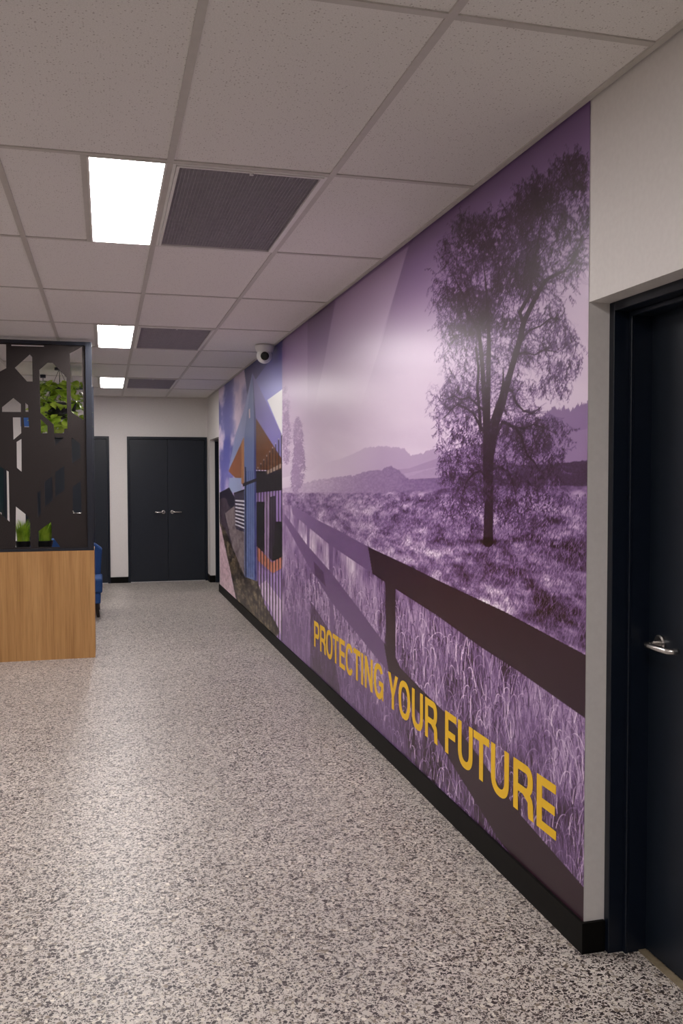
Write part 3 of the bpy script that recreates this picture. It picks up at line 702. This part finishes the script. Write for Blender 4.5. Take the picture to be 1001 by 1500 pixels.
# ---- lettering
def arc(cx, cy, rx, ry, a0, a1, n_=20, p=2.35):
    out = []
    for i in range(n_+1):
        a_ = math.radians(a0+(a1-a0)*i/n_); c__, s__ = math.cos(a_), math.sin(a_)
        out.append((cx+rx*math.copysign(abs(c__)**(2/p), c__), cy+ry*math.copysign(abs(s__)**(2/p), s__)))
    return out
ST, HT = 0.205, 0.165         # stem and bar weight for cap height 1
def glyph(ch, w_):
    if ch == 'I': return [[(0, 0), (w_, 0), (w_, 1), (0, 1)]]
    if ch == 'T': return [[((w_-ST)/2, 0), ((w_+ST)/2, 0), ((w_+ST)/2, 1-HT), (w_, 1-HT), (w_, 1), (0, 1), (0, 1-HT), ((w_-ST)/2, 1-HT)]]
    if ch == 'E': return [[(0, 0), (w_, 0), (w_, HT), (ST, HT), (ST, .43), (w_*.93, .43), (w_*.93, .43+HT), (ST, .43+HT), (ST, 1-HT), (w_*.98, 1-HT), (w_*.98, 1), (0, 1)]]
    if ch == 'F': return [[(0, 0), (ST, 0), (ST, .40), (w_*.9, .40), (w_*.9, .40+HT), (ST, .40+HT), (ST, 1-HT), (w_, 1-HT), (w_, 1), (0, 1)]]
    if ch == 'N': return [[(0, 0), (ST*.94, 0), (ST*.94, .68), (w_-ST*.98, 0), (w_, 0), (w_, 1), (w_-ST*.94, 1), (w_-ST*.94, .33), (ST*.98, 1), (0, 1)]]
    if ch == 'Y': return [[((w_-ST)/2, 0), ((w_+ST)/2, 0), ((w_+ST)/2, .38), (w_, 1), (w_-ST*1.15, 1), (w_/2, .57), (ST*1.15, 1), (0, 1), ((w_-ST)/2, .38)]]
    if ch == 'O': return [arc(w_/2, .5, w_/2, .525, 0, 360, 56)[:-1], arc(w_/2, .5, w_/2-ST, .525-HT, 0, 360, 56)[:-1]]
    if ch == 'U': return [[(0, 1)]+arc(w_/2, .36, w_/2, .385, 180, 360, 28)+[(w_, 1), (w_-ST, 1)]+arc(w_/2, .36, w_/2-ST, .385-HT, 360, 180, 28)+[(ST, 1)]]
    if ch == 'P':
        r_ = .29; cx = w_-r_*1.0
        return [[(0, 0), (ST, 0), (ST, .365)]+arc(cx, .365+.3175, r_, .3175, -90, 90, 22)+[(0, 1)], [(ST, .365+HT)]+arc(cx-.02, .6825, r_-ST+.02, .3175-HT, -90, 90, 18)+[(ST, 1-HT)]]
    if ch == 'R':
        r_ = .28; cx = w_-r_-.03
        return [[(0, 0), (ST, 0), (ST, .40), (w_*.48, .40), (w_-.235, .30), (w_-.225, .09), (w_-.20, 0), (w_+.02, 0), (w_-.005, .06), (w_-.02, .30), (w_-.06, .40), (w_-.14, .46)]+arc(cx, .715, r_, .285, -50, 90, 18)+[(0, 1)],
                [(ST, .40+HT*.9)]+arc(cx-.02, .692, r_-ST+.02, .145, -90, 90, 18)+[(ST, 1-HT)]]
    if ch == 'C': 
        return [arc(w_/2, .5, w_/2, .525, 32, 328, 50)+list(reversed(arc(w_/2, .5, w_/2-ST, .525-HT, 40, 320, 44)))]
    if ch == 'G':
        return [arc(w_/2, .5, w_/2, .525, 32, 300, 46)+[(w_-.14, .10), (w_-.115, 0), (w_, 0), (w_, .53), (w_*.54, .53), (w_*.54, .53-HT*.9), (w_-ST, .53-HT*.9), (w_-ST, .30)]+list(reversed(arc(w_/2, .5, w_/2-ST, .525-HT, 40, 310, 44)))]
TXT = [('P', 6.216, 6.060), ('R', 6.032, 5.868), ('O', 5.855, 5.680), ('T', 5.672, 5.522), ('E', 5.500, 5.364), ('C', 5.345, 5.175), ('T', 5.165, 5.014), ('I', 4.996, 4.958), ('N', 4.920, 4.766), ('G', 4.738, 4.566),
       ('Y', 4.482, 4.316), ('O', 4.304, 4.128), ('U', 4.098, 3.944), ('R', 3.912, 3.752), ('F', 3.657, 3.528), ('U', 3.508, 3.353), ('T', 3.343, 3.191), ('U', 3.172, 3.014), ('R', 2.975, 2.816), ('E', 2.791, 2.653)]
CAPH, CAPZ = 0.184, 0.285
for ch, ya, yb in TXT:
    lp = [[(x_*CAPH, z_*CAPH) for x_, z_ in q] for q in glyph(ch, (ya-yb)/CAPH)]
    lm = outline_mesh('letter', lp, 0.001); lm.materials.append(M['letter_yellow'])
    o = bpy.data.objects.new('letter', lm); C.objects.link(o); o.parent = mural
    o.matrix_local = Matrix(((0, 0, -1, -0.0024), (-1, 0, 0, ya), (0, 1, 0, CAPZ), (0, 0, 0, 1)))
#MURAL_END

# ================================================================== ceiling fittings
LL = ['ceiling light panel over the double-door end of the corridor', '', '', '']
for i, (x0, x1, y0, y1) in enumerate(light_spots):
    cx, cy = (x0+x1)/2, (y0+y1)/2
    if cx > -2:
        j = round((y0-ROW0)/DT)
        lab = {-2: 'white light panel beside the return-air grille that lies ahead of the mural',
               1: 'long bright light panel beside the large return-air grille over the tree end of the mural',
               4: 'bright light panel in the ceiling beside the corner of the black felt screen',
               7: 'small bright light panel closest to the dark double doors'}[j]
        grp = None
    else:
        j = round((y0-ROW0)/DT); grp = None
        lab = {-2: 'light panel above the seating side closest to the rear wall', 1: 'light panel above the open floor short of the felt screen',
               4: 'light panel above the outer end of the charcoal felt screen', 7: 'light panel above the dark glazed door side of the seating'}[j]
    in_view = cx > -2 and j >= 1
    suffix = '' if in_view else ('_corridor' if cx > -2 else '_seating')+{-2: '_rear', 1: '_front', 4: '_middle', 7: '_end'}[j]+'_offscreen'
    t = tag(empty('ceiling_light'+suffix, (cx, cy, H)), lab, 'ceiling light', grp)
    hw, hl = (x1-x0)/2-BW+0.002, (y1-y0)/2-BW+0.002
    bm = bmesh.new(); fw_ = 0.008
    box(bm, -hw, -hw+fw_, -hl, hl, -0.003, 0.05); box(bm, hw-fw_, hw, -hl, hl, -0.003, 0.05)
    box(bm, -hw+fw_, hw-fw_, -hl, -hl+fw_, -0.003, 0.05); box(bm, -hw+fw_, hw-fw_, hl-fw_, hl, -0.003, 0.05)
    obj('frame', bm, 'white_metal', t)
    bx('diffuser'+suffix, 'diffuser', t, -hw+fw_, hw-fw_, -hl+fw_, hl-fw_, 0.002, 0.008)
GL = {-2: 'grey egg-crate return-air grille lying ahead of the mural', 1: 'large grey egg-crate return-air grille with white hinged frame over the tree end of the mural',
      4: 'middle grey return-air grille beside the light panel at the felt screen', 7: 'small grey return-air grille closest to the dark double doors'}
for (x0, x1, y0, y1) in grille_spots:
    cx, cy = (x0+x1)/2, (y0+y1)/2; j = round((y0-ROW0)/DT)
    t = tag(empty('ceiling_grille', (cx, cy, H)), GL[j], 'ceiling grille')
    hw, hl = (x1-x0)/2-BW, (y1-y0)/2-BW; fw_ = 0.022
    bm = bmesh.new()
    for a_, z_ in ((0, -0.002), (0.013, -0.006)):
        b_ = a_+0.011
        box(bm, -hw+a_, -hw+b_, -hl+a_, hl-a_, z_, 0.02); box(bm, hw-b_, hw-a_, -hl+a_, hl-a_, z_, 0.02)
        box(bm, -hw+b_, hw-b_, -hl+a_, -hl+b_, z_, 0.02); box(bm, -hw+b_, hw-b_, hl-b_, hl-a_, z_, 0.02)
    obj('frame', bm, 'white_metal', t)
    iw, il = hw-0.024, hl-0.024
    bm = bmesh.new(); k = 38
    for q in range(k+1):
        x = -iw+2*iw*q/k; box(bm, x-0.0007, x+0.0007, -il, il, 0.002, 0.014)
    k = 82
    for q in range(k+1):
        y = -il+2*il*q/k; box(bm, -iw, iw, y-0.0007, y+0.0007, 0.002, 0.014)
    tag(obj('egg_crate_core', bm, 'lattice', t), kind='stuff')
    bx('filter', 'filter_grey', t, -iw, iw, -il, il, 0.016, 0.022)
    bm = bmesh.new(); tube(bm, [(0.0, -hl+0.024, -0.012), (0.0, -hl+0.024, -0.005)], 0.008, 12); obj('latch', bm, 'white_plastic', t)

# security camera
t = tag(empty('security_camera', (-0.098, 7.66, H)), 'white turret security camera fixed under the ceiling at the mural wall', 'security camera')
bm = bmesh.new(); lathe(bm, [(0.082, -0.001), (0.084, -0.012), (0.078, -0.034), (0.070, -0.058)], 32); obj('base', bm, 'white_plastic', t, smooth=False)
aim = (Vector((CAM[0]+0.55, CAM[1], CAM[2])) - Vector((-0.098, 7.66, H-0.085))).normalized()
bm = bmesh.new(); bmesh.ops.create_uvsphere(bm, u_segments=32, v_segments=20, radius=0.066)
ball = obj('ball', bm, 'white_plastic', t, smooth=True); ball.location = (-0.004, 0, -0.090)
bm = bmesh.new(); lathe(bm, [(0.044, 0.035), (0.044, 0.066), (0.040, 0.070)], 32); hd = obj('lens_hood', bm, 'white_plastic', ball)
hd.rotation_mode = 'QUATERNION'; hd.rotation_quaternion = aim.to_track_quat('Z', 'Y')
bm = bmesh.new(); lathe(bm, [(0.036, 0.066), (0.036, 0.072), (0.02, 0.0735)], 32); ln = obj('lens', bm, 'lens_black', ball)
ln.rotation_mode = 'QUATERNION'; ln.rotation_quaternion = aim.to_track_quat('Z', 'Y')

# ================================================================== partition: oak base, black frame, felt screen
PY, PX = 7.676, -1.533
PXL = -3.45
t = tag(empty('planter_base', ((PX+PXL)/2, PY+0.2, 0)), 'oak-veneered planter base standing on the floor under the black felt screen', 'planter')
inv = Matrix.Translation(-t.location)
def PP(nm, mt, *r, bevel=0, parent=t):
    o = bx(nm, mt, None, *r, bevel=bevel); o.parent = parent; o.matrix_parent_inverse = inv; return o
BD = 0.42
PP('base_panel', 'oak', PXL, PX, PY, PY+0.02, 0, 0.893)
PP('base_panel', 'oak', PX-0.02, PX, PY+0.02, PY+BD, 0, 0.893)
PP('base_panel', 'oak', PXL, PX-0.02, PY+BD-0.02, PY+BD, 0, 0.893)
PP('top_board', 'black_metal', PXL, PX-0.02, PY+0.02, PY+BD-0.02, 0.875, 0.893)
PT = 2.604
t = tag(empty('felt_screen', ((PX+PXL)/2, PY+0.025, 0.893)), 'charcoal felt screen with angular cut-outs in a black frame on the oak base', 'screen')
inv = Matrix.Translation(-t.location)
PP('frame_rail', 'black_metal', PXL, PX, PY, PY+0.05, 0.893, 0.915, parent=t)
PP('frame_rail', 'black_metal', PXL, PX, PY, PY+0.05, PT-0.028, PT, parent=t)
PP('frame_post', 'black_metal', PX-0.05, PX, PY, PY+0.05, 0.915, PT-0.028, parent=t)
PP('frame_post', 'black_metal', PXL, PXL+0.05, PY, PY+0.05, 0.915, PT-0.028, parent=t)
FY = PY+0.03
def z1(p): q = unproject(p[0]/6.673, 490+p[1]/6.673, 1, FY); return (q[0], q[2])
def z2(p): q = unproject(p[0]/6.673, 640+p[1]/6.673, 1, FY); return (q[0], q[2])
holes = [[z1(p) for p in h_] for h_ in (
    [(110, 80), (430, 85), (430, 120), (110, 112)],
    [(145, 325), (290, 195), (315, 220), (320, 460), (265, 460)],
    [(385, 345), (465, 275), (515, 275), (650, 420), (660, 920), (630, 920), (626, 965), (530, 965), (525, 880), (395, 765)],
    [(398, 830), (465, 892), (465, 965), (400, 965)],
    [(683, 185), (800, 97), (818, 835), (697, 757)],
    [(-70, 75), (60, 72), (62, 330), (0, 362), (-70, 300)],
    [(20, 756), (20, 710), (130, 620), (205, 680), (205, 758)],
    [(247, 668), (275, 690), (278, 756), (250, 756)],
    [(230, 812), (278, 812), (285, 905), (238, 905)],
    [(125, 810), (205, 810), (208, 965), (132, 1030)],
    [(162, 1050), (210, 1020), (212, 1342), (165, 1303)],
    [(535, 1005), (630, 1005), (540, 1085)],
    [(700, 1005), (785, 1065), (790, 1205), (705, 1260)])]
holes += [[z2(p) for p in h_] for h_ in (
    [(365, 545), (398, 525), (402, 750), (370, 790)],
    [(435, 440), (510, 385), (515, 620), (440, 680)],
    [(540, 345), (628, 280), (632, 515), (540, 590)],
    [(710, 490), (790, 430), (798, 745), (712, 745)],
    [(155, 680), (250, 755), (295, 800), (300, 1078), (152, 1078)],
    [(372, 925), (500, 830), (508, 965), (590, 1076), (374, 1078)],
    [(-90, 240), (0, 290), (85, 340), (95, 830), (0, 752), (-90, 690)])]
xs0 = PX-0.05
holes = [[(min(x_, xs0-0.006), min(max(z_, 0.92), PT-0.036)) for x_, z_ in h_] for h_ in holes]
rep = [[(2*(-2.42)-p[0], p[1]) for p in h_] for h_ in holes if max(q[0] for q in h_) < -1.7 and min(q[0] for q in h_) > -2.38]   # the pattern carries on, mirrored
loops = [[(PXL+0.05, 0.915), (xs0, 0.915), (xs0, PT-0.028), (PXL+0.05, PT-0.028)]]+holes+[h_ for h_ in rep if min(q[0] for q in h_) > PXL+0.08]
me = outline_mesh('felt_panel', loops, 0.012); me.materials.append(M['felt'])
fp = bpy.data.objects.new('felt_panel', me); C.objects.link(fp)
fp.parent = t; fp.matrix_parent_inverse = inv; fp.rotation_euler = (math.pi/2, 0, 0); fp.location = (0, FY, 0)

# open black frame standing at the far side of the seating
RY, RX = 11.35, -1.563
t = tag(empty('screen_frame', (-2.4, RY, 0)), 'open black frame on an oak base beyond the blue lounge chair', 'room divider')
inv = Matrix.Translation(-t.location)
PP('base_panel', 'oak', -3.4, RX, RY, RY+0.05, 0, 0.60, parent=t)
PP('frame_rail', 'black_metal', -3.4, RX, RY, RY+0.05, 2.56, 2.60, parent=t)
PP('frame_rail', 'black_metal', -3.4, RX, RY, RY+0.05, 0.60, 0.63, parent=t)
for x in (RX-0.075, -2.07, -2.75): PP('frame_post', 'black_metal', x, x+0.075 if x > -2 else x+0.03, RY, RY+0.05, 0.63, 2.56, parent=t)

# pots of grass on the planter base
blade_rng = random.Random(5)
def grass_pot(x, y, lean, hgt, lab):
    t = tag(empty('potted_grass', (x, y, 0.893)), lab, 'plant')
    bm = bmesh.new(); lathe(bm, [(0.05, 0), (0.062, 0.05), (0.066, 0.075), (0.060, 0.075), (0.058, 0.066)], 24); obj('pot', bm, 'pot_black', t)
    bm = bmesh.new()
    for k in range(300):
        a_ = blade_rng.uniform(0, 2*math.pi); r0 = 0.05*math.sqrt(blade_rng.random()); h_ = hgt*blade_rng.uniform(0.55, 1.0)
        out = blade_rng.uniform(0.01, 0.06); wd = blade_rng.uniform(0.002, 0.004)
        b0 = Vector((r0*math.cos(a_), r0*math.sin(a_), 0.06)); side = Vector((-math.sin(a_), math.cos(a_), 0))
        pts = []
        for s in (0, .35, .7, 1):
            pts.append(b0+Vector((math.cos(a_)*out*s*s+lean*s*s, math.sin(a_)*out*s*s, h_*s*(1-0.18*s))))
        vs = []
        for i, p in enumerate(pts[:-1]): vs.append((bm.verts.new(p-side*wd*(1-i*0.2)), bm.verts.new(p+side*wd*(1-i*0.2))))
        tip = bm.verts.new(pts[-1])
        for i in range(2): bm.faces.new((vs[i][0], vs[i][1], vs[i+1][1], vs[i+1][0]))
        bm.faces.new((vs[2][0], vs[2][1], tip))
    tag(obj('grass_blades', bm, 'grass_leaf', t), kind='stuff')
pa = unproject(34, 800, 1, 7.885); pb = unproject(66, 800, 1, 7.885)
grass_pot(pa[0], 7.885, 0.0, 0.25, 'bushy potted grass behind the wider bottom cut-out of the felt screen')
grass_pot(pb[0], 7.885, 0.04, 0.25, 'potted grass leaning in the cut-out where the blue lounge chair shows')

# hanging planter with trailing leaves
hp = unproject(88, 600, 1, 9.72)
t = tag(empty('hanging_planter', (hp[0], 9.72, 1.9)), 'hanging black planter with bright green trailing leaves behind the felt screen', 'plant')
lz = lambda z_: z_-1.9
bm = bmesh.new(); lathe(bm, [(0.10, lz(2.10)), (0.15, lz(2.14)), (0.165, lz(2.26)), (0.155, lz(2.26)), (0.14, lz(2.24))], 28); obj('bowl', bm, 'pot_black', t)
for dx, dy in ((-0.15, 0.0), (0.0, 0.15), (0.15, 0.0), (0, -0.15)):
    bm = bmesh.new(); tube(bm, [(dx, dy, lz(2.25)), (dx*0.05, dy*0.05, lz(2.60))], 0.0025, 6); obj('wire', bm, 'black_metal', t)
bm = bmesh.new(); lathe(bm, [(0.05, lz(2.60)), (0.05, lz(H))], 20); obj('ceiling_mount', bm, 'black_metal', t)
lr = random.Random(21)
leaf_me = []
for v_ in range(3):
    bm = bmesh.new(); k = 7; L = 1.0; Wd = 0.42+0.06*v_
    mid = [bm.verts.new((0, L*i/(k-1), -0.16*(i/(k-1))**2)) for i in range(k)]
    prof = [0.0, 0.8, 1.0, 0.92, 0.7, 0.38, 0.0]
    lft = [mid[0]]+[bm.verts.new((-Wd*prof[i], L*i/(k-1)-0.05, 0.07-0.16*(i/(k-1))**2)) for i in range(1, k-1)]+[mid[-1]]
    rgt = [mid[0]]+[bm.verts.new((Wd*prof[i], L*i/(k-1)-0.05, 0.07-0.16*(i/(k-1))**2)) for i in range(1, k-1)]+[mid[-1]]
    for i in range(k-1):
        for side_ in (lft, rgt):
            f = [mid[i], mid[i+1], side_[i+1], side_[i]]
            u_ = []
            [u_.append(q) for q in f if q not in u_]
            bm.faces.new(u_)
    me = bpy.data.meshes.new('leaf'); bm.to_mesh(me); bm.free(); me.materials.append(M['leaf']); leaf_me.append(me)
for k in range(300):
    a_ = lr.uniform(0, 2*math.pi); rr = 0.10+0.17*lr.random()**0.7; zz = lr.uniform(1.97, 2.48)
    rr *= 1.0 if zz < 2.42 else 0.8
    o = bpy.data.objects.new('leaf', leaf_me[k % 3]); C.objects.link(o); o.parent = t
    o.location = (rr*math.cos(a_)*1.0, rr*math.sin(a_), lz(zz))
    o.rotation_euler = (lr.uniform(-1.1, 0.4), lr.uniform(-0.5, 0.5), a_-math.pi/2+lr.uniform(-0.7, 0.7))
    s = lr.uniform(0.07, 0.115); o.scale = (s, s, s)

# pendant spot hanging near the planter
q = unproject(63, 549, 2, H)
t = tag(empty('pendant_mount', (q[0], q[1], H)), 'small black ceiling mount with thin drop rod above the trailing leaves', 'ceiling mount')
bm = bmesh.new(); lathe(bm, [(0.03, -0.035), (0.032, 0)], 20); obj('canopy', bm, 'black_metal', t)
bm = bmesh.new(); tube(bm, [(0, 0, -0.30), (0, 0, -0.03)], 0.004, 8); obj('rod', bm, 'black_metal', t)

# blue armchair, facing the partition
ax, ay = -1.90, 9.83
t = tag(empty('lounge_chair', (ax, ay, 0)), 'royal blue upholstered lounge chair on dark tapered legs behind the oak planter base', 'chair')
hw = 0.42
def soft(nm, x0, x1, y0, y1, z0_, z1_, bev, mt='blue_fabric'):
    bm = bmesh.new(); box(bm, x0, x1, y0, y1, z0_, z1_); return obj(nm, bm, mt, t, smooth=True, bevel=bev, seg=4)
soft('seat_base', -hw+0.02, hw-0.02, 0.02, 0.66, 0.15, 0.275, 0.025)
soft('seat_cushion', -hw, hw, 0.0, 0.56, 0.265, 0.42, 0.045)
bm = bmesh.new(); prof = [(-hw+0.03, 0.27)]+[(-hw+0.0+2*hw*q/12, 0.715+0.11*math.sin(math.pi*q/12)**0.8 if 0 < q < 12 else 0.70) for q in range(13)]+[(hw-0.03, 0.27)]
fr_ = [bm.verts.new((x_, 0.50+0.05*(z_-0.27), z_)) for x_, z_ in prof]; bk_ = [bm.verts.new((x_, 0.66+0.08*(z_-0.27), z_)) for x_, z_ in prof]
bm.faces.new(fr_); bm.faces.new(list(reversed(bk_)))
for q in range(len(prof)): bm.faces.new((fr_[q], bk_[q], bk_[(q+1) % len(prof)], fr_[(q+1) % len(prof)]))
bmesh.ops.recalc_face_normals(bm, faces=bm.faces)
obj('backrest', bm, 'blue_fabric', t, smooth=False, bevel=0.03, seg=3)
for sx in (-1, 1):
    for sy in (0.06, 0.64):
        bm = bmesh.new(); tube(bm, [(sx*(hw-0.045), sy, 0.0), (sx*(hw-0.065), sy, 0.16)], [0.014, 0.024], 12); obj('leg', bm, 'dark_wood', t)

# wall signs seen through the cut-outs
def sign(u0, v0, u1, v1, lab):
    a_ = unproject(u0, v0, 1, YF-0.012); b_ = unproject(u1, v1, 1, YF-0.012)
    s_ = tag(empty('wall_sign', ((a_[0]+b_[0])/2, YF, b_[2])), lab, 'sign')
    w_ = abs(b_[0]-a_[0])/2; h_ = a_[2]-b_[2]
    bx('panel', 'sign_blue', s_, -w_, w_, -0.012, -0.001, 0.02, h_); bx('strip', 'sign_white', s_, -w_, w_, -0.012, -0.001, 0, 0.02)
sign(30, 608, 44, 627, 'small blue wall sign with a white lower edge beyond the screen')
